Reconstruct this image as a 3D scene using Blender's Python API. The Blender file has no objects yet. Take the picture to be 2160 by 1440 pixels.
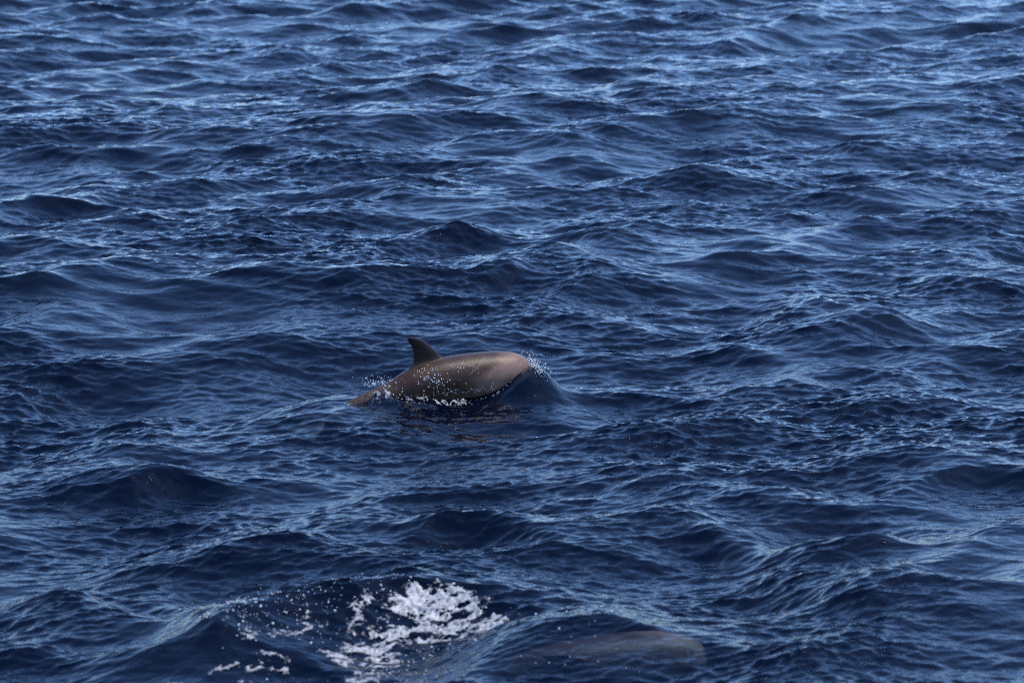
import bpy, math, random
import numpy as np
from mathutils import Vector

R = math.radians
scene = bpy.context.scene
COL = scene.collection

# ------------------------------------------------------------------ camera
IMG_W, IMG_H = 2160.0, 1440.0
CAM_H = 7.0
PITCH = R(10.05)            # downwards
HFOV = R(16.2)
FPX = IMG_W / 2 / math.tan(HFOV / 2)
cam_d = bpy.data.cameras.new('camera')
cam = bpy.data.objects.new('camera', cam_d)
COL.objects.link(cam)
cam.location = (0, 0, CAM_H)
cam.rotation_euler = (R(90) - PITCH, 0, 0)
cam_d.sensor_width = 36
cam_d.angle = HFOV
cam_d.clip_end = 20000
cam_d.dof.use_dof = True
cam_d.dof.focus_distance = 39.6
cam_d.dof.aperture_fstop = 2.2
scene.camera = cam

def pix(x, y, z=0.0):
    """photo pixel -> point on the level z"""
    dx = (x - IMG_W / 2) / FPX
    dy = -(y - IMG_H / 2) / FPX
    d = np.array([dx, math.cos(PITCH) + dy * math.sin(PITCH), -math.sin(PITCH) + dy * math.cos(PITCH)])
    t = (z - CAM_H) / d[2]
    return d * t + np.array([0, 0, CAM_H])

# ------------------------------------------------------------------ light
SUN_EL, SUN_AZ = R(58), R(68)       # azimuth clockwise from the view direction (+Y)
w = bpy.data.worlds.new('World'); scene.world = w; w.use_nodes = True
nt = w.node_tree; nt.nodes.clear()
sky = nt.nodes.new('ShaderNodeTexSky'); sky.sky_type = 'NISHITA'; sky.sun_disc = False
sky.sun_elevation = SUN_EL; sky.sun_rotation = SUN_AZ
sky.air_density = 1.0; sky.dust_density = 0.5; sky.ozone_density = 10.0; sky.altitude = 1800
bg = nt.nodes.new('ShaderNodeBackground'); bg.inputs['Strength'].default_value = 0.15
wo = nt.nodes.new('ShaderNodeOutputWorld')
# thin even high haze: the same all round, thicker towards the horizon as the line of sight through it lengthens
tcw = nt.nodes.new('ShaderNodeTexCoord'); sep = nt.nodes.new('ShaderNodeSeparateXYZ')
def wmath(op, a, b=None):
    n = nt.nodes.new('ShaderNodeMath'); n.operation = op
    for i, v in enumerate((a, b)):
        if v is None: continue
        if isinstance(v, (int, float)): n.inputs[i].default_value = v
        else: nt.links.new(v, n.inputs[i])
    return n.outputs[0]
nt.links.new(tcw.outputs['Generated'], sep.inputs[0])
veil = wmath('SUBTRACT', 1.0, wmath('EXPONENT', wmath('DIVIDE', -0.015, wmath('MAXIMUM', sep.outputs[2], 0.03))))
wmix = nt.nodes.new('ShaderNodeMix'); wmix.data_type = 'RGBA'
nt.links.new(veil, wmix.inputs[0]); nt.links.new(sky.outputs[0], wmix.inputs[6]); wmix.inputs[7].default_value = (3.4, 3.6, 4.3, 1)
nt.links.new(wmix.outputs[2], bg.inputs[0]); nt.links.new(bg.outputs[0], wo.inputs[0])
sun_d = bpy.data.lights.new('sun', 'SUN'); sun_d.energy = 2.0; sun_d.angle = R(0.53)
sun_d.color = (1.0, 0.93, 0.84)
sun = bpy.data.objects.new('sun', sun_d); COL.objects.link(sun)
sdir = Vector((math.sin(SUN_AZ) * math.cos(SUN_EL), math.cos(SUN_AZ) * math.cos(SUN_EL), math.sin(SUN_EL)))
sun.rotation_euler = sdir.to_track_quat('Z', 'Y').to_euler()
sun.location = (20, 40, 30)

scene.cycles.use_denoising = False
scene.cycles.sample_clamp_direct = 2.5; scene.cycles.sample_clamp_indirect = 2.0
scene.cycles.pixel_filter_type = 'BLACKMAN_HARRIS'; scene.cycles.filter_width = 1.1
scene.view_settings.view_transform = 'Standard'
scene.view_settings.look = 'None'
scene.view_settings.exposure = 1.0
scene.view_settings.gamma = 1.0

# ------------------------------------------------------------------ helpers
def new_mat(name):
    m = bpy.data.materials.new(name); m.use_nodes = True
    m.node_tree.nodes.clear()
    return m, m.node_tree.nodes, m.node_tree.links

def tag(o, label=None, category=None, kind=None, group=None):
    if label: o['label'] = label
    if category: o['category'] = category
    if kind: o['kind'] = kind
    if group: o['group'] = group
    return o

def mesh_np(name, co, faces, mat, smooth=True, parent=None):
    """faces: (n,4) or (n,3) int array"""
    me = bpy.data.meshes.new(name)
    co = np.ascontiguousarray(co, dtype=np.float32); faces = np.ascontiguousarray(faces, dtype=np.int32)
    n, k = faces.shape
    me.vertices.add(len(co)); me.vertices.foreach_set('co', co.ravel())
    me.loops.add(n * k); me.loops.foreach_set('vertex_index', faces.ravel())
    me.polygons.add(n)
    me.polygons.foreach_set('loop_start', np.arange(0, n * k, k, dtype=np.int32))
    me.update(calc_edges=True)
    if smooth:
        me.polygons.foreach_set('use_smooth', np.ones(n, dtype=bool))
    me.materials.append(mat)
    o = bpy.data.objects.new(name, me); COL.objects.link(o)
    if parent: o.parent = parent
    return o

def sstep(a, b, x):
    t = np.clip((x - a) / (b - a), 0, 1)
    return t * t * (3 - 2 * t)

# ------------------------------------------------------------------ wave field
class Tile:
    """periodic random wave field; k^-4 spectrum between two wavelengths"""
    def __init__(self, L, N, lmin, lmax, slope, wind, spread, seed, power=4.0, rot=0.0, iso=0.15):
        rng = np.random.default_rng(seed)
        self.L, self.N, self.rot = L, N, rot
        k1 = 2 * np.pi * np.fft.fftfreq(N, L / N)
        kx, ky = np.meshgrid(k1, k1, indexing='xy')
        k = np.hypot(kx, ky); k[0, 0] = 1e-6
        kmin, kmax = 2 * np.pi / lmax, 2 * np.pi / lmin
        P = k ** (-power) * np.exp(-(kmin / k) ** 4) * np.exp(-(k / kmax) ** 4)
        c = (kx * math.cos(wind) + ky * math.sin(wind)) / k
        P *= (np.abs(c) ** spread + iso)
        P[0, 0] = 0
        H = np.fft.fft2(rng.standard_normal((N, N))) * np.sqrt(P)
        sx = np.real(np.fft.ifft2(1j * kx * H)); sy = np.real(np.fft.ifft2(1j * ky * H))
        H *= slope / math.sqrt((sx ** 2 + sy ** 2).mean())
        self.h = np.real(np.fft.ifft2(H)).astype(np.float32)
        self.dx = np.real(np.fft.ifft2(1j * kx / k * H)).astype(np.float32)
        self.dy = np.real(np.fft.ifft2(1j * ky / k * H)).astype(np.float32)
    def sample(self, x, y, chop=True):
        c, s = math.cos(self.rot), math.sin(self.rot)
        u = (c * x + s * y) * (self.N / self.L); v = (-s * x + c * y) * (self.N / self.L)
        iu = np.floor(u).astype(np.int64); iv = np.floor(v).astype(np.int64)
        fu = (u - iu).astype(np.float32); fv = (v - iv).astype(np.float32)
        i0 = iu % self.N; i1 = (iu + 1) % self.N; j0 = iv % self.N; j1 = (iv + 1) % self.N
        w00 = (1 - fu) * (1 - fv); w10 = fu * (1 - fv); w01 = (1 - fu) * fv; w11 = fu * fv
        g = lambda a: a[j0, i0] * w00 + a[j0, i1] * w10 + a[j1, i0] * w01 + a[j1, i1] * w11
        h = g(self.h)
        if not chop: return h
        dx, dy = g(self.dx), g(self.dy)
        return h, c * dx - s * dy, s * dx + c * dy

WIND = R(-100)       # waves run towards the camera, crests climb slightly to the right
T_swell = Tile(180, 512, 5.0, 26.0, 0.045, R(-60), 4, 11, iso=0.05)
T_diag = Tile(120, 1024, 1.0, 4.5, 0.15, R(-42), 8, 71, power=4.2, iso=0.02)      # crests that run away to the right
T_wave = Tile(97, 2048, 0.33, 3.2, 0.140, WIND, 3.0, 23, power=4.1, iso=0.06)
T_chop = Tile(31, 2048, 0.085, 0.34, 0.225, R(-76), 4.0, 53, power=4.0, iso=0.05)
T_ripple = Tile(17, 2048, 0.05, 0.13, 0.140, R(-72) - R(21), 4.0, 37, power=3.8, rot=R(21), iso=0.06)
T_noise = Tile(6.0, 1024, 0.02, 0.8, 1.0, 0, 0, 5, power=3.0, iso=1)
T_noise.h /= T_noise.h.std()
T_warp = Tile(40.0, 1024, 0.9, 6.0, 1.0, 0, 0, 9, power=3.6, iso=1)
T_warp.h /= T_warp.h.std()
T_fine = Tile(3.0, 1024, 0.008, 0.10, 1.0, 0, 0, 6, power=2.6, iso=1)
T_fine.h /= T_fine.h.std()

# dolphin placement: front base of the dorsal fin sits at this photo pixel, 0.33 m over the water
YAW = R(30)
TILT = R(0.8)
FIN0 = pix(935, 755, 0.33)
HX, HY = math.cos(YAW), math.sin(YAW)
S0 = 0.18                                # station of the fin front
ORG = np.array([FIN0[0] - HX * S0, FIN0[1] - HY * S0, 0.33])
def to_local(x, y):
    dx, dy = x - ORG[0], y - ORG[1]
    return dx * HX + dy * HY, -dx * HY + dy * HX      # s, lateral (left +)

# single crests read off the photograph: (x0,y0,x1,y1 crest ends in pixels, height, steep front width)
RIDGES = [
 (1540,1122,1775,1078,.26,.42), (1760,1085,1960,1125,.10,.35),
 (300,1158,700,1118,.12,.40), (770,1106,1010,1060,.22,.40), (990,1068,1150,1120,.14,.36),
 (150,975,420,955,.20,.42), (1290,992,1430,1005,.14,.30),
 (320,1345,600,1285,.18,.42), (580,1290,1040,1262,.30,.48),
 (1000,1368,1470,1326,.27,.50),
 (690,615,880,566,.18,.45), (980,586,1120,572,.15,.40),
 (1260,655,1490,632,.20,.48), (1660,655,1930,645,.20,.48), (1460,592,1610,568,.14,.40),
 (1460,402,1580,362,.20,.50), (1160,352,1360,352,.16,.50), (810,385,1100,372,.14,.5),
 (40,447,270,447,.22,.55), (90,405,210,402,.13,.45), (1900,1025,2170,978,.20,.42),
 (640,862,800,838,.09,.30), (240,245,420,238,.16,.55), (560,100,680,92,.14,.6),
 (1500,1160,1800,1215,.10,.45), (1700,1265,2000,1250,.14,.45),
 (0,1290,160,1278,.14,.40), (240,1262,400,1250,.12,.35), (1380,700,1560,690,.10,.4), (1180,720,1330,690,.10,.4),
]
RG = []
for (x0, y0, x1, y1, h, b) in RIDGES:
    p, q = pix(x0, y0, h * .6), pix(x1, y1, h * .6)
    c = (p + q) / 2; d = q - p; ln = math.hypot(d[0], d[1])
    ux, uy = d[0] / ln, d[1] / ln
    if ux < 0: ux, uy = -ux, -uy
    ang = max(-1.0, min(1.0, math.atan2(uy, ux)))      # short crests are never seen end on
    RG.append((c[0], c[1], math.cos(ang), math.sin(ang), max(ln / 2, .25), h * .82, b))

# second dolphin under the surface in the foreground: its water is smoothed and heaped
D2 = pix(1190, 1358, .10); YAW2 = R(18)
def sea(x, y, detail=None):
    """rest position -> displaced water surface; detail 0..1 fades waves where the sheet is coarse"""
    d = 1.0 if detail is None else detail
    s, l = to_local(x, y)
    near = np.exp(-((np.clip(np.abs(s - .05) - .9, 0, None) / .7) ** 2 + (np.abs(l) / 1.0) ** 2))
    calm = 1 - 0.65 * near
    s2 = (x - D2[0]) * math.cos(YAW2) + (y - D2[1]) * math.sin(YAW2); l2 = -(x - D2[0]) * math.sin(YAW2) + (y - D2[1]) * math.cos(YAW2)
    over = np.exp(-(np.abs(s2) / 1.15) ** 4 - (np.abs(l2) / .85) ** 4)
    calm = calm * (1 - .72 * over)
    h0, ax, ay = T_swell.sample(x, y)
    h1, bx, by = T_wave.sample(x, y)
    gust = np.clip(0.95 + 0.35 * T_warp.sample(x * .7, y * .5, False), .3, 1.7)      # slick and ruffled patches
    for T, amp, chop in ((T_diag, 1.0, 1.0), (T_chop, gust, .8)):
        h3, ex, ey = T.sample(x, y)
        h1 = h1 + h3 * amp; bx = bx + ex * amp * chop; by = by + ey * amp * chop
    h2, cx, cy = T_ripple.sample(x, y)
    k1 = calm * d; k2 = gust * d
    z = h0 * k1 + h1 * k1 + h2 * k2
    X = x + 1.0 * (ax + bx) * k1 + 0.7 * cx * k2
    Y = y + 1.0 * (ay + by) * k1 + 0.7 * cy * k2
    nx = T_warp.sample(x + 3, y, False); ny = T_warp.sample(x, y + 12, False)
    for (cx_, cy_, ux, uy, a, h, b) in RG:
        m = (np.abs(x - cx_) < 2 * a + 3) & (np.abs(y - cy_) < 4)
        if not m.any(): continue
        px = x[m] - cx_ + .15 * nx[m]; py = y[m] - cy_ + .34 * ny[m]
        u = px * ux + py * uy; v = -px * uy + py * ux
        v = v + .25 * b * (u / a) ** 2                  # ends lag behind
        wv = np.where(v < 0, b, 2.6 * b)
        e = np.exp(-np.abs(u / (1.05 * a)) ** 2.6) * h * (1 + .15 * nx[m])
        prof = np.exp(-np.abs(v / wv) ** 1.6)
        z[m] += e * (prof - .08 * np.exp(-((v + 2.0 * b) / (1.2 * b)) ** 2))
        Y[m] -= e * .25 * prof
    # water heaped up by the dolphin: bow wave at the head, hollow along the flank, boil at the tail
    bow = .26 * np.exp(-((s - 1.23) / np.where(s > 1.23, .20, .31)) ** 2 - ((l + .08) / .27) ** 2) + .12 * np.exp(-((s - .98) / .27) ** 2 - ((l + .25) / .16) ** 2)
    boil = .11 * np.exp(-((s + .55) / .13) ** 2 - ((l + .02) / .17) ** 2) + .06 * np.exp(-((s + .28) / .26) ** 2 - ((l + .20) / .12) ** 2)
    hol = -.05 * np.exp(-((s - .15) / .6) ** 2 - ((l + .55) / .25) ** 2)
    back = -.060 * np.exp(-((s + .98) / .35) ** 2 - ((l + .06) / .30) ** 2)
    z = z + (bow + boil + hol + back) * (1 + .12 * nx) + .06 * np.exp(-(s2 / .9) ** 2 - (l2 / .45) ** 2)
    return X, Y, z

# ------------------------------------------------------------------ materials
def water_material():
    m, N, L = new_mat('sea_water')
    out = N.new('ShaderNodeOutputMaterial')
    tc = N.new('ShaderNodeTexCoord')
    mp = N.new('ShaderNodeMapping'); mp.inputs['Scale'].default_value = (1.0, 1.7, 1.0); mp.inputs['Rotation'].default_value = (0, 0, R(10))
    L.new(tc.outputs['Object'], mp.inputs[0])
    n1 = N.new('ShaderNodeTexNoise'); n1.inputs['Scale'].default_value = 22; n1.inputs['Detail'].default_value = 1.5; n1.inputs['Roughness'].default_value = .5
    L.new(mp.outputs[0], n1.inputs['Vector'])
    bp = N.new('ShaderNodeBump'); bp.inputs['Strength'].default_value = 0.30; bp.inputs['Distance'].default_value = 0.007
    L.new(n1.outputs['Fac'], bp.inputs['Height'])
    fr = N.new('ShaderNodeFresnel'); fr.inputs['IOR'].default_value = 1.333
    L.new(bp.outputs[0], fr.inputs['Normal'])
    gl = N.new('ShaderNodeBsdfGlossy'); gl.distribution = 'BECKMANN'; gl.inputs['Roughness'].default_value = 0.025
    L.new(bp.outputs[0], gl.inputs['Normal'])
    # upwelling light from the deep: does not depend on the slope of the surface
    up = N.new('ShaderNodeBsdfDiffuse'); up.inputs['Color'].default_value = (0.0001, 0.018, 0.095, 1)
    cn = N.new('ShaderNodeCombineXYZ'); cn.inputs[2].default_value = 1
    L.new(cn.outputs[0], up.inputs['Normal'])
    tr = N.new('ShaderNodeBsdfTransparent'); tr.inputs['Color'].default_value = (.88, .93, .96, 1)
    mb = N.new('ShaderNodeMixShader'); mb.inputs[0].default_value = 0.90
    L.new(up.outputs[0], mb.inputs[1]); L.new(tr.outputs[0], mb.inputs[2])
    mx = N.new('ShaderNodeMixShader')
    L.new(fr.outputs[0], mx.inputs[0]); L.new(mb.outputs[0], mx.inputs[1]); L.new(gl.outputs[0], mx.inputs[2])
    L.new(mx.outputs[0], out.inputs['Surface'])
    va = N.new('ShaderNodeVolumeAbsorption'); va.inputs['Color'].default_value = (.05, .45, .62, 1); va.inputs['Density'].default_value = 0.9
    L.new(va.outputs[0], out.inputs['Volume'])
    return m

def deep_material():
    m, N, L = new_mat('deep_water')
    out = N.new('ShaderNodeOutputMaterial')
    d = N.new('ShaderNodeBsdfDiffuse'); d.inputs['Color'].default_value = (.004, .02, .06, 1)
    L.new(d.outputs[0], out.inputs['Surface'])
    return m

def foam_material():
    m, N, L = new_mat('sea_foam')
    out = N.new('ShaderNodeOutputMaterial')
    b = N.new('ShaderNodeBsdfPrincipled'); b.inputs['Base Color'].default_value = (.50, .51, .52, 1)
    b.inputs['Roughness'].default_value = .45
    b.inputs['Subsurface Weight'].default_value = 0.0
    tc = N.new('ShaderNodeTexCoord')
    n = N.new('ShaderNodeTexNoise'); n.inputs['Scale'].default_value = 90; n.inputs['Detail'].default_value = 3
    L.new(tc.outputs['Object'], n.inputs['Vector'])
    bp = N.new('ShaderNodeBump'); bp.inputs['Strength'].default_value = .4; bp.inputs['Distance'].default_value = .008
    L.new(n.outputs['Fac'], bp.inputs['Height']); L.new(bp.outputs[0], b.inputs['Normal'])
    at = N.new('ShaderNodeAttribute'); at.attribute_name = 'cover'
    tr = N.new('ShaderNodeBsdfTransparent'); mx = N.new('ShaderNodeMixShader')
    L.new(at.outputs['Fac'], mx.inputs[0]); L.new(tr.outputs[0], mx.inputs[1]); L.new(b.outputs[0], mx.inputs[2])
    L.new(mx.outputs[0], out.inputs['Surface'])
    return m

def skin_material():
    m, N, L = new_mat('dolphin_skin')
    out = N.new('ShaderNodeOutputMaterial')
    b = N.new('ShaderNodeBsdfPrincipled')
    at = N.new('ShaderNodeAttribute'); at.attribute_name = 'skin_colour'
    L.new(at.outputs['Color'], b.inputs['Base Color'])
    b.inputs['Roughness'].default_value = .60
    b.inputs['IOR'].default_value = 1.34
    b.inputs['Specular IOR Level'].default_value = .3
    b.inputs['Coat Weight'].default_value = .4; b.inputs['Coat Roughness'].default_value = .27; b.inputs['Coat IOR'].default_value = 1.33
    tc = N.new('ShaderNodeTexCoord')
    n = N.new('ShaderNodeTexNoise'); n.inputs['Scale'].default_value = 55; n.inputs['Detail'].default_value = 4
    L.new(tc.outputs['Object'], n.inputs['Vector'])
    bp = N.new('ShaderNodeBump'); bp.inputs['Strength'].default_value = .25; bp.inputs['Distance'].default_value = .006
    L.new(n.outputs['Fac'], bp.inputs['Height']); L.new(bp.outputs[0], b.inputs['Normal'])
    n3 = N.new('ShaderNodeTexNoise'); n3.inputs['Scale'].default_value = 42; n3.inputs['Detail'].default_value = 5; n3.inputs['Roughness'].default_value = .7
    L.new(tc.outputs['Object'], n3.inputs['Vector'])
    b3 = N.new('ShaderNodeBump'); b3.inputs['Strength'].default_value = .45; b3.inputs['Distance'].default_value = .010
    L.new(n3.outputs['Fac'], b3.inputs['Height']); L.new(b3.outputs[0], b.inputs['Coat Normal'])
    L.new(b.outputs[0], out.inputs['Surface'])
    return m

def drop_material():
    m, N, L = new_mat('spray_drop')
    out = N.new('ShaderNodeOutputMaterial')
    b = N.new('ShaderNodeBsdfPrincipled'); b.inputs['Base Color'].default_value = (.85, .85, .83, 1)
    b.inputs['Roughness'].default_value = .12
    L.new(b.outputs[0], out.inputs['Surface'])
    return m

WATER, DEEP, FOAM, SKIN, DROP = water_material(), deep_material(), foam_material(), skin_material(), drop_material()

# ------------------------------------------------------------------ sea
def build_sea():
    y0, y1, nr = 22.5, 104.0, 1640
    p = 1.6
    t = np.linspace(0, 1, nr)
    ys = (y0 ** (1 - p) + t * (y1 ** (1 - p) - y0 ** (1 - p))) ** (1 / (1 - p))
    near = np.array([-400, -120, -30, 0, 8, 13, 16, 18, 19.5, 20.5, 21.2, 21.7, 22.1, 22.3])
    g = ys[-1] - ys[-2]; far = [ys[-1]]
    while far[-1] < 9000: g *= 1.22; far.append(far[-1] + g)
    ys = np.concatenate([near, ys, far[1:]])
    nc = 800
    cs = np.linspace(-1, 1, nc)
    g = cs[1] - cs[0]; o = [1.0]
    while o[-1] < 60: g *= 1.28; o.append(o[-1] + g)
    o = np.array(o[1:])
    cs = np.concatenate([-o[::-1], cs, o])
    half = np.maximum(ys, 21) * math.tan(HFOV / 2) * 1.18 + .3
    half = np.minimum(half, 400)
    X0 = (half[:, None] * cs[None, :]); Y0 = np.repeat(ys[:, None], len(cs), 1)
    fx = 1 - sstep(1.0, 1.6, np.abs(cs)); fy = sstep(17, 22, ys) * (1 - sstep(104, 160, ys))
    det = (fy[:, None] * fx[None, :])
    X, Y, Z = sea(X0.ravel(), Y0.ravel(), det.ravel())
    nR, nC = len(ys), len(cs)
    idx = np.arange(nR * nC).reshape(nR, nC)
    f = np.stack([idx[:-1, :-1], idx[:-1, 1:], idx[1:, 1:], idx[1:, :-1]], -1).reshape(-1, 4)
    o = mesh_np('sea', np.stack([X, Y, Z], 1), f, WATER)
    tag(o, 'choppy dark blue sea with pale sky reflections', 'sea', 'structure')
    s = 9000
    o = mesh_np('deep_water', np.array([[-s, -s, -7], [s, -s, -7], [s, s, -7], [-s, s, -7]]), np.array([[0, 1, 2, 3]]), DEEP, False)
    tag(o, 'dark blue depths under the sea surface', 'water', 'structure')
build_sea()

# ------------------------------------------------------------------ dolphin
def pchip(xs, ys, x):
    xs, ys = np.array(xs, float), np.array(ys, float)
    h = np.diff(xs); dl = np.diff(ys) / h
    d = np.zeros_like(xs); d[0], d[-1] = dl[0], dl[-1]
    for i in range(1, len(xs) - 1):
        if dl[i - 1] * dl[i] > 0:
            w1, w2 = 2 * h[i] + h[i - 1], h[i] + 2 * h[i - 1]
            d[i] = (w1 + w2) / (w1 / dl[i - 1] + w2 / dl[i])
    i = np.clip(np.searchsorted(xs, x) - 1, 0, len(xs) - 2)
    t = (x - xs[i]) / h[i]
    return ((2 * t**3 - 3 * t**2 + 1) * ys[i] + (t**3 - 2 * t**2 + t) * h[i] * d[i]
            + (-2 * t**3 + 3 * t**2) * ys[i + 1] + (t**3 - t**2) * h[i] * d[i + 1])

#        s      top   half-h  half-w
ST0 = [(-1.36, -.575, .012, .020), (-1.30, -.535, .030, .026), (-1.10, -.415, .060, .045), (-.88, -.315, .090, .064),
      (-.46, -.185, .138, .118), (-.20, -.072, .190, .175), (.18, .000, .232, .226), (.50, .014, .245, .245),
      (.80, .004, .232, .236), (1.00, -.018, .196, .202), (1.12, -.045, .160, .166), (1.20, -.078, .126, .136),
      (1.26, -.130, .096, .104), (1.30, -.205, .070, .074), (1.34, -.310, .060, .064), (1.38, -.400, .050, .052),
      (1.410, -.470, .024, .028)]
ST = [(a if a <= .8 else .8 + (a - .8) * .82, b, c, d) for a, b, c, d in ST0]
SMAX = ST[-1][0]
ss, tt, hh, ww = zip(*ST)
def back_top(s): return pchip(ss, tt, s)

def build_dolphin():
    V, F = [], []
    def loft(rings):
        base = len(V); n = len(rings[0])
        for r in rings: V.extend(r)
        for i in range(len(rings) - 1):
            for j in range(n):
                k = (j + 1) % n
                F.append((base + i * n + j, base + i * n + k, base + (i + 1) * n + k, base + (i + 1) * n + j))
        F.append(tuple(base + j for j in reversed(range(n))))
        F.append(tuple(base + (len(rings) - 1) * n + j for j in range(n)))
    # trunk
    sv = np.linspace(-1.36, SMAX, 150); n = 48
    top, H, W = pchip(ss, tt, sv), pchip(ss, hh, sv), pchip(ss, ww, sv)
    rings = []
    for s, t, h, w_ in zip(sv, top, H, W):
        r = []
        for j in range(n):
            a = 2 * math.pi * j / n
            y, z = math.cos(a), math.sin(a)
            keel = 1.0
            if s < -.25 and z > .3: keel = 1 - .35 * min(1, (-.25 - s) / .4) * (z - .3) / .7   # ridge behind the fin
            if s < -.25 and z < -.3: keel = 1 - .30 * min(1, (-.25 - s) / .4) * (-z - .3) / .7
            r.append((s, w_ * y * keel, t - h + h * z))
        rings.append(r)
    loft(rings)
    # dorsal fin: leading / trailing edge station per height
    zl = [-.16, -.10, -.05, .00, .05, .10, .15, .20, .225, .245, .257]
    le = [.30, .25, .215, .175, .125, .075, .022, -.040, -.085, -.135, -.185]
    tr = [-.36, -.275, -.200, -.170, -.166, -.172, -.190, -.218, -.236, -.245, -.232]
    th = [.050, .043, .036, .030, .026, .023, .020, .0175, .016, .0135, .009]
    zz = np.linspace(-.16, .257, 34)
    rings = []
    for z in zz:
        l, t, h = pchip(zl, le, z), pchip(zl, tr, z), pchip(zl, th, z)
        r = []
        for j in range(28):
            a = 2 * math.pi * j / 28
            q = .5 + .5 * math.cos(a)                  # 1 at leading edge
            prof = math.sin(a) * h * (.45 + .75 * q) 
            r.append((t + (l - t) * q, prof, z))
        rings.append(r)
    loft(rings)
    # flippers
    for sg in (-1, 1):
        rings = []
        for i in range(16):
            q = i / 15
            c = np.array([.86 - .34 * q - .10 * q * q, sg * (.15 + .10 * q), -.38 - .20 * q])
            ch = .085 * (1 - .80 * q ** 1.6); th_ = .022 * (1 - .65 * q)
            r = []
            for j in range(20):
                a = 2 * math.pi * j / 20
                r.append((c[0] + ch * math.cos(a), c[1] + sg * th_ * math.sin(a) * .5, c[2] + th_ * math.sin(a)))
            rings.append(r if sg > 0 else r[::-1])
        loft(rings)
    # tail flukes
    for sg in (-1, 1):
        rings = []
        for i in range(18):
            q = i / 17
            c = (-1.33 - .17 * q ** 1.3, sg * (.31 * q - .004), -.572 - .05 * q)
            ch = .115 * (1 - .86 * q ** 1.4) + .004; th_ = .022 * (1 - .7 * q)
            r = [(c[0] + ch * math.cos(2 * math.pi * j / 20), c[1], c[2] + .35 * ch * math.cos(2 * math.pi * j / 20) + th_ * math.sin(2 * math.pi * j / 20)) for j in range(20)]
            rings.append(r if sg > 0 else r[::-1])
        loft(rings)
    me = bpy.data.meshes.new('dolphin'); me.from_pydata([tuple(map(float, v)) for v in V], [], F); me.update()
    import bmesh
    bm = bmesh.new(); bm.from_mesh(me); bmesh.ops.recalc_face_normals(bm, faces=bm.faces); bm.to_mesh(me); bm.free()
    o = bpy.data.objects.new('dolphin', me); COL.objects.link(o)
    rm = o.modifiers.new('r', 'REMESH'); rm.mode = 'VOXEL'; rm.voxel_size = .0075; rm.use_smooth_shade = True
    sm = o.modifiers.new('s', 'SMOOTH'); sm.factor = .5; sm.iterations = 6
    dg = bpy.context.evaluated_depsgraph_get()
    me2 = bpy.data.meshes.new_from_object(o.evaluated_get(dg)); o.modifiers.clear()
    me2.name = 'dolphin'; o.data = me2; bpy.data.meshes.remove(me)
    me2.materials.clear(); me2.materials.append(SKIN)
    co = np.empty(len(me2.vertices) * 3, np.float32); me2.vertices.foreach_get('co', co); co = co.reshape(-1, 3)
    me2.polygons.foreach_set('use_smooth', np.ones(len(me2.polygons), bool))
    s, y, z = co.T.astype(float)
    tp = back_top(np.clip(s, -1.35, SMAX - .003)); hz = pchip(ss, hh, np.clip(s, -1.35, SMAX - .003))
    d = (tp - z) / (2 * hz)                           # 0 back .. 1 belly
    n1 = T_noise.sample(s * .9 + y * .3, z * .9 + y * .7, False); n2 = T_fine.sample(s * .6 + y * .2, z * .6 + y * .4, False)
    dark = np.array([.046, .022, .0125]); light = np.array([.205, .125, .088]); fin = np.array([.012, .007, .005]); belly = np.array([.13, .10, .085])
    # paler flank blaze rising from the belly towards the melon
    line = .52 - .62 * sstep(.25, 1.02, s) + .04 * n1
    k = sstep(-.06, .20, d - line) * sstep(.18, .62, s)
    c = dark[None] * (1 - k[:, None]) + light[None] * k[:, None]
    b = sstep(.72, .92, d); c = c * (1 - b[:, None]) + belly[None] * b[:, None]
    f = sstep(.015, .06, z - tp) * (s < .25); c = c * (1 - f[:, None]) + fin[None] * f[:, None]
    tk = sstep(-.35, -.6, s); c = c * (1 - .5 * tk[:, None]) + .5 * tk[:, None] * np.array([.075, .055, .045])
    lim = sstep(-.40, -.46, z) * (np.abs(y) > .12) * (s > .3); c = c * (1 - lim[:, None]) + dark[None] * lim[:, None]
    c *= (1 + .10 * n1 + .07 * n2)[:, None]
    # thin pale tooth-rake scars on the visible flank (s,z) -> (s,z)
    for (a0, b0, a1, b1, wd, st) in [(.62,-.30,.80,-.11,.004,.7), (.68,-.29,.83,-.15,.0035,.6), (.52,-.06,.60,-.02,.004,.5), (.36,-.16,.50,-.08,.004,.6),
                                     (.95,-.17,1.05,-.12,.003,.5), (.30,-.03,.44,-.09,.0035,.6), (.70,-.22,.74,-.17,.003,.5), (.40,-.13,.44,-.05,.003,.4)]:
        dx, dz = a1 - a0, b1 - b0; q = np.clip(((s - a0) * dx + (z - b0) * dz) / (dx * dx + dz * dz), 0, 1)
        dist = np.hypot(s - a0 - q * dx, z - b0 - q * dz)
        kk = st * np.exp(-(dist / wd) ** 2) * (y < 0); c = c * (1 - kk[:, None]) + np.array([.22, .18, .15]) * kk[:, None]
    kr = sstep(1.13, 1.19, s); c = c * (1 - kr[:, None]) + dark[None] * .5 * kr[:, None]      # dark beak
    # mouth line and blowhole
    kk = np.exp(-((z - (tp - 1.15 * hz)) / .006) ** 2) * sstep(1.09, 1.12, s) * .8; c *= (1 - kk)[:, None]
    kk = np.exp(-((s - .97) / .012) ** 2 - (y / .03) ** 2) * (d < .2) * .8; c *= (1 - kk)[:, None]
    at = me2.color_attributes.new('skin_colour', 'FLOAT_COLOR', 'POINT')
    at.data.foreach_set('color', np.concatenate([np.clip(c, .004, .9), np.ones((len(c), 1))], 1).astype(np.float32).ravel())
    o.location = ORG; o.rotation_euler = (0, -TILT, YAW)
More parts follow.
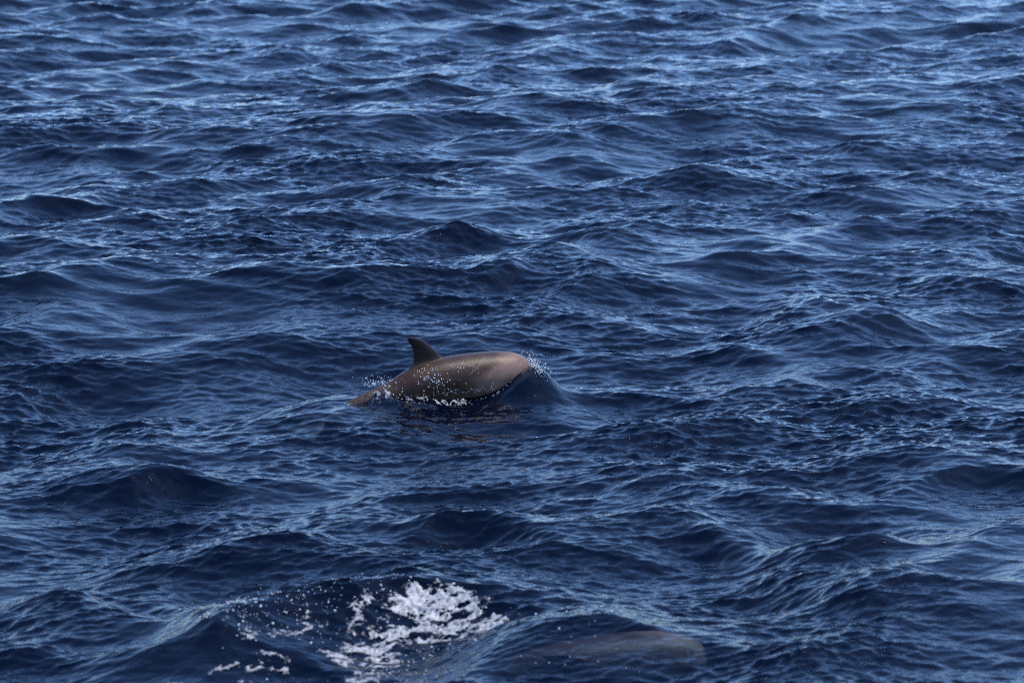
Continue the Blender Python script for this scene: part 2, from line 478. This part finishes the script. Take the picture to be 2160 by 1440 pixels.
    tag(o, 'brown-grey dolphin surfacing with hooked dorsal fin above the blue waves', 'dolphin')
    # eyes
    em, N, L = new_mat('eye_dark'); out = N.new('ShaderNodeOutputMaterial'); b_ = N.new('ShaderNodeBsdfPrincipled')
    b_.inputs['Base Color'].default_value = (.008, .006, .005, 1); b_.inputs['Roughness'].default_value = .1; L.new(b_.outputs[0], out.inputs[0])
    for sg in (-1, 1):
        bm = bmesh.new(); bmesh.ops.create_uvsphere(bm, u_segments=16, v_segments=10, radius=.016)
        m_ = bpy.data.meshes.new('eye'); bm.to_mesh(m_); bm.free(); m_.materials.append(em)
        e = bpy.data.objects.new('eye', m_); COL.objects.link(e); e.parent = o; e.scale = (1.3, .6, 1)
        e.location = (1.087, sg * .138, -.23)
    return o, co
DOLPHIN, DCO = build_dolphin()

# a second dolphin just under the surface in front of the first
def copy_dolphin(p, yaw, label):
    p = p.copy()
    # as high as it can swim with every point of it covered by the water
    a, b = math.cos(R(60)), math.sin(R(60)); cy, sy = math.cos(yaw), math.sin(yaw)
    v = DCO[::7].astype(float); vy, vz = v[:, 1] * a - v[:, 2] * b, v[:, 1] * b + v[:, 2] * a
    wx, wy = p[0] + v[:, 0] * cy - vy * sy, p[1] + v[:, 0] * sy + vy * cy
    p[2] = (sea(wx, wy)[2] - vz).min() - .008
    o = DOLPHIN.copy(); COL.objects.link(o); o.location = p; o.rotation_euler = (R(60), 0, yaw); o['label'] = label
    for ch in list(DOLPHIN.children):
        c = ch.copy(); COL.objects.link(c); c.parent = o
copy_dolphin(D2, YAW2, 'brown dolphin gliding just under the surface below the breaking crest')

# ------------------------------------------------------------------ foam and spray
def foam_patch(name, xr, yr, step, mask_fn, lump, label):
    xs = np.arange(xr[0], xr[1], step); ys_ = np.arange(yr[0], yr[1], step * 1.6)
    X0, Y0 = np.meshgrid(xs, ys_); x, y = X0.ravel(), Y0.ravel()
    X, Y, Z = sea(x, y)
    m = mask_fn(x, y)
    Z = Z + .004 + lump * np.clip(m, 0, 1) ** .7 * (.7 + .35 * np.clip(T_noise.sample(x * 1.5, y * 1.5, False), -1.4, 2) + .12 * T_fine.sample(x, y, False))
    nR, nC = X0.shape
    idx = np.arange(nR * nC).reshape(nR, nC)
    f = np.stack([idx[:-1, :-1], idx[:-1, 1:], idx[1:, 1:], idx[1:, :-1]], -1).reshape(-1, 4)
    f = f[(m[f] > 0).all(1)]
    used = np.unique(f); re = np.zeros(nR * nC, int); re[used] = np.arange(len(used))
    o = mesh_np(name, np.stack([X, Y, Z], 1)[used], re[f], FOAM)
    at = o.data.attributes.new('cover', 'FLOAT', 'POINT')
    cv = sstep(0, .75, m[used]) * np.clip(.80 + .22 * T_fine.sample(x[used] * 1.4, y[used] * .9, False), .15, 1)
    at.data.foreach_set('value', np.clip(cv, 0, .9).astype(np.float32))
    tag(o, label, 'foam', 'stuff')
    return o

ICO_V, ICO_F = None, None
def ico():
    global ICO_V, ICO_F
    import bmesh
    bm = bmesh.new(); bmesh.ops.create_icosphere(bm, subdivisions=1, radius=1)
    ICO_V = np.array([v.co[:] for v in bm.verts]); ICO_F = np.array([[v.index for v in f.verts] for f in bm.faces]); bm.free()
ico()
def drops(name, pts, rad, label, stretch=None, mat=None):
    rng = np.random.default_rng(len(pts))
    n = len(pts); k = len(ICO_V)
    sc = rad[:, None] * rng.uniform(.7, 1.35, (n, 3))
    co = pts[:, None, :] + ICO_V[None] * sc[:, None, :]
    fa = (ICO_F[None] + (np.arange(n) * k)[:, None, None]).reshape(-1, 3)
    o = mesh_np(name, co.reshape(-1, 3), fa, mat or DROP)
    return tag(o, label, 'spray', 'stuff')

def seg_dist(x, y, pts):
    best = np.full(x.shape, 1e9)
    for (p, q) in zip(pts[:-1], pts[1:]):
        dx, dy = q[0] - p[0], q[1] - p[1]
        t = np.clip(((x - p[0]) * dx + (y - p[1]) * dy) / (dx * dx + dy * dy + 1e-9), 0, 1)
        best = np.minimum(best, np.hypot(x - p[0] - t * dx, y - p[1] - t * dy))
    return best

# breaking crest in the foreground: streaks read off the photograph, on the wave's face
STREAK = [  # polyline in pixels, half width (m), density
 ([(880,1252),(930,1240),(985,1248),(1035,1262)], .085, 1.5),
 ([(880,1262),(920,1262),(960,1268),(1010,1268)], .07, 1.0),
 ([(740,1318),(800,1300),(850,1278),(890,1258)], .065, .95),
 ([(835,1300),(815,1322),(795,1345),(770,1357),(735,1366)], .055, 1.0),
 ([(690,1374),(660,1388),(630,1402),(600,1420)], .075, 1.0),
 ([(720,1405),(760,1385),(800,1370)], .035, .55),
 ([(470,1358),(540,1350),(600,1342),(640,1338)], .035, .55),
 ([(640,1300),(670,1294),(690,1282)], .04, .5), ([(555,1318),(585,1308)], .04, .5),
 ([(860,1350),(890,1352)], .03, .45), ([(355,1376),(390,1374)], .03, .5),
 ([(560,1425),(600,1415),(640,1410)], .05, .6), ([(780,1275),(810,1262),(860,1250)], .05, .55),
]
ST_G = [([pix(a - 38, b, .19)[:2] for (a, b) in pl], wd, dn) for pl, wd, dn in STREAK]
def cap_mask(x, y):
    # streaks drawn out along the run of the wave, down to the left
    u, v = .80 * x + .60 * y, -.60 * x + .80 * y
    n = T_noise.sample(u * .9, v * 2.6, False); n2 = T_fine.sample(u * .5, v * 1.2, False)
    wx = x + .035 * T_noise.sample(x * 1.3 + 1, y * 1.3, False); wy = y + .07 * T_noise.sample(x * 1.3, y * 1.3 + 2, False)
    m = np.full(x.shape, -9.0)
    for g, wd, dn in ST_G:
        d = seg_dist(wx, wy * .5, [(p[0], p[1] * .5) for p in g])
        m = np.maximum(m, (dn + .28) * np.exp(-(d / (1.25 * wd)) ** 2) - .06)
    lace = 1 - np.abs(n) * 1.3 - .35 * np.abs(n2)
    return np.where(m > 0, m * (.85 + .30 * lace) - .30 + .30 * lace + .10 * n2, -1)
foam_patch('whitecap_foam', (pix(330, 1440)[0] - .3, pix(1080, 1440)[0] + .5), (pix(600, 1460)[1], pix(600, 1225)[1]), .006, cap_mask, .016,
           'white foam streaks of the breaking crest in front of the dolphin')

rng = np.random.default_rng(4)
def scatter_px(n, polys, jitter):
    out = []
    for _ in range(n):
        pl = polys[rng.integers(len(polys))]
        i = rng.integers(len(pl) - 1); t = rng.random()
        x = pl[i][0] + (pl[i + 1][0] - pl[i][0]) * t + rng.normal(0, jitter[0]); y = pl[i][1] + (pl[i + 1][1] - pl[i][1]) * t + rng.normal(0, jitter[1])
        out.append(pix(x, y, .17)[:2])
    return np.array(out)
P = np.concatenate([scatter_px(300, [[(370,1318),(460,1290),(560,1262),(680,1255),(800,1245),(870,1240)], [(450,1315),(560,1290),(700,1285)]], (25, 12)),
                    scatter_px(160, [[(760,1300),(880,1258),(1000,1258)], [(800,1330),(880,1300),(960,1290)], [(620,1390),(800,1360),(920,1345)]], (35, 16)),
                    scatter_px(40, [[(880,1380),(1100,1340),(1300,1400)], [(340,1420),(520,1400)], [(1100,1300),(1260,1340)]], (60, 30))])
X, Y, Z = sea(P[:, 0].copy(), P[:, 1].copy())
rad = .0026 + rng.exponential(.0020, len(P)).clip(0, .006)
drops('whitecap_spray', np.stack([X, Y, Z + rad * .6 + rng.exponential(.008, len(P))], 1), rad, 'sparkling water drops over the breaking crest in front of the dolphin')

# foam round the dolphin
def half_width(s):
    return pchip(ss, ww, np.clip(s, -1.36, SMAX))
def flank_mask(x, y):
    s, l = to_local(x, y)
    n = T_noise.sample(x * 2.6, y * 1.8, False); n2 = T_fine.sample(x * 1.1, y * .8, False)
    hw = half_width(s)
    e = 1.05 * np.exp(-((s - .0) / .46) ** 4) * np.exp(-((l + hw + .03) / .075) ** 2)          # along the near flank
    e = np.maximum(e, 1.1 * np.exp(-((s + .53) / .19) ** 2 - ((l + .04) / .20) ** 2))            # boil over the tail stock
    e = np.maximum(e, 1.0 * np.exp(-((s + .30) / .22) ** 2 - ((l + .20) / .10) ** 2))
    e = np.maximum(e, .70 * np.exp(-((s - .62) / .42) ** 4) * np.exp(-((l + hw + .015) / .025) ** 2))
    e = np.maximum(e, .95 * np.exp(-((s - 1.16) / .08) ** 2 - ((l + .17) / .12) ** 2))
    e = np.maximum(e, .62 * np.exp(-((s + .98) / .22) ** 2 - ((l + .07) / .09) ** 2))
    lace = 1 - np.abs(n) * 1.3 - .5 * np.abs(n2)
    return np.where(e > .08, e * (.8 + .3 * lace) - .42 + .32 * lace + .14 * n2, -1)
c = ORG
foam_patch('splash_foam', (c[0] - 1.6, c[0] + 1.7), (c[1] - 1.4, c[1] + 1.3), .006, flank_mask, .034,
           'white churned foam along the waterline of the dolphin')

def loc2world(s, l, z):
    s, z = s * math.cos(TILT) - z * math.sin(TILT), s * math.sin(TILT) + z * math.cos(TILT)
    return np.stack([ORG[0] + s * HX - l * HY, ORG[1] + s * HY + l * HX, ORG[2] + z], -1)
# spray at the head and at the tail
n = 460
s = rng.normal(1.18, .050, n); l = rng.normal(-.15, .12, n); z = -.16 + np.abs(rng.normal(0, .05, n)) - .3 * np.clip(-l - .1, 0, 1)
pts = loc2world(s, l, z); rad = .0012 + rng.exponential(.0018, n).clip(0, .008)
drops('bow_spray', pts, rad, 'burst of water drops thrown up at the head of the dolphin')
n = 260
s = np.concatenate([rng.normal(-.60, .09, 170), rng.uniform(-.75, -.30, 90)]); l = rng.normal(.0, .10, n); z = -.25 + np.abs(rng.normal(0, .045, n)) + .04
pts = loc2world(s, l, z); rad = .0012 + rng.exponential(.0018, n).clip(0, .008)
drops('tail_spray', pts, rad, 'water drops splashing over the tail stock of the dolphin')

# drops running down the wet flank: sit on the skin
me = DOLPHIN.data
no = np.empty(len(me.vertices) * 3, np.float32); me.vertices.foreach_get('normal', no); no = no.reshape(-1, 3)
vis = np.where((DCO[:, 1] < -.02) & (DCO[:, 2] > -.36) & (DCO[:, 0] < .95) & (DCO[:, 0] > -.5))[0]
sv, zv = DCO[vis, 0], DCO[vis, 2]
tpv = back_top(sv)
wgt = (1.0 * np.exp(-((sv + .03 + .5 * (zv + .20)) / .11) ** 2 - ((zv + .17) / .09) ** 2) * (zv < tpv - .01)
       + .22 * np.exp(-((sv - .33) / .12) ** 2 - ((zv + .07) / .04) ** 2) + .05 * np.exp(-((sv - .1) / .30) ** 2) * (zv < -.12)
       + .6 * np.exp(-((zv + .33) / .03) ** 2) * (sv < .7) + .22 * np.exp(-((sv + .06) / .05) ** 2 - ((zv - .085) / .02) ** 2))
wgt *= np.exp(.9 * T_fine.sample(sv * .8, zv * .8, False))
pick = rng.choice(vis, 330, replace=False, p=wgt / wgt.sum())
q = DCO[pick] + no[pick] * .0015
rad = np.clip(rng.exponential(.0022, len(pick)) + .0014, 0, .0065)
pts = loc2world(q[:, 0], q[:, 1], q[:, 2])
drops('skin_drops', pts, rad, 'glinting water drops clinging to the flank of the dolphin')
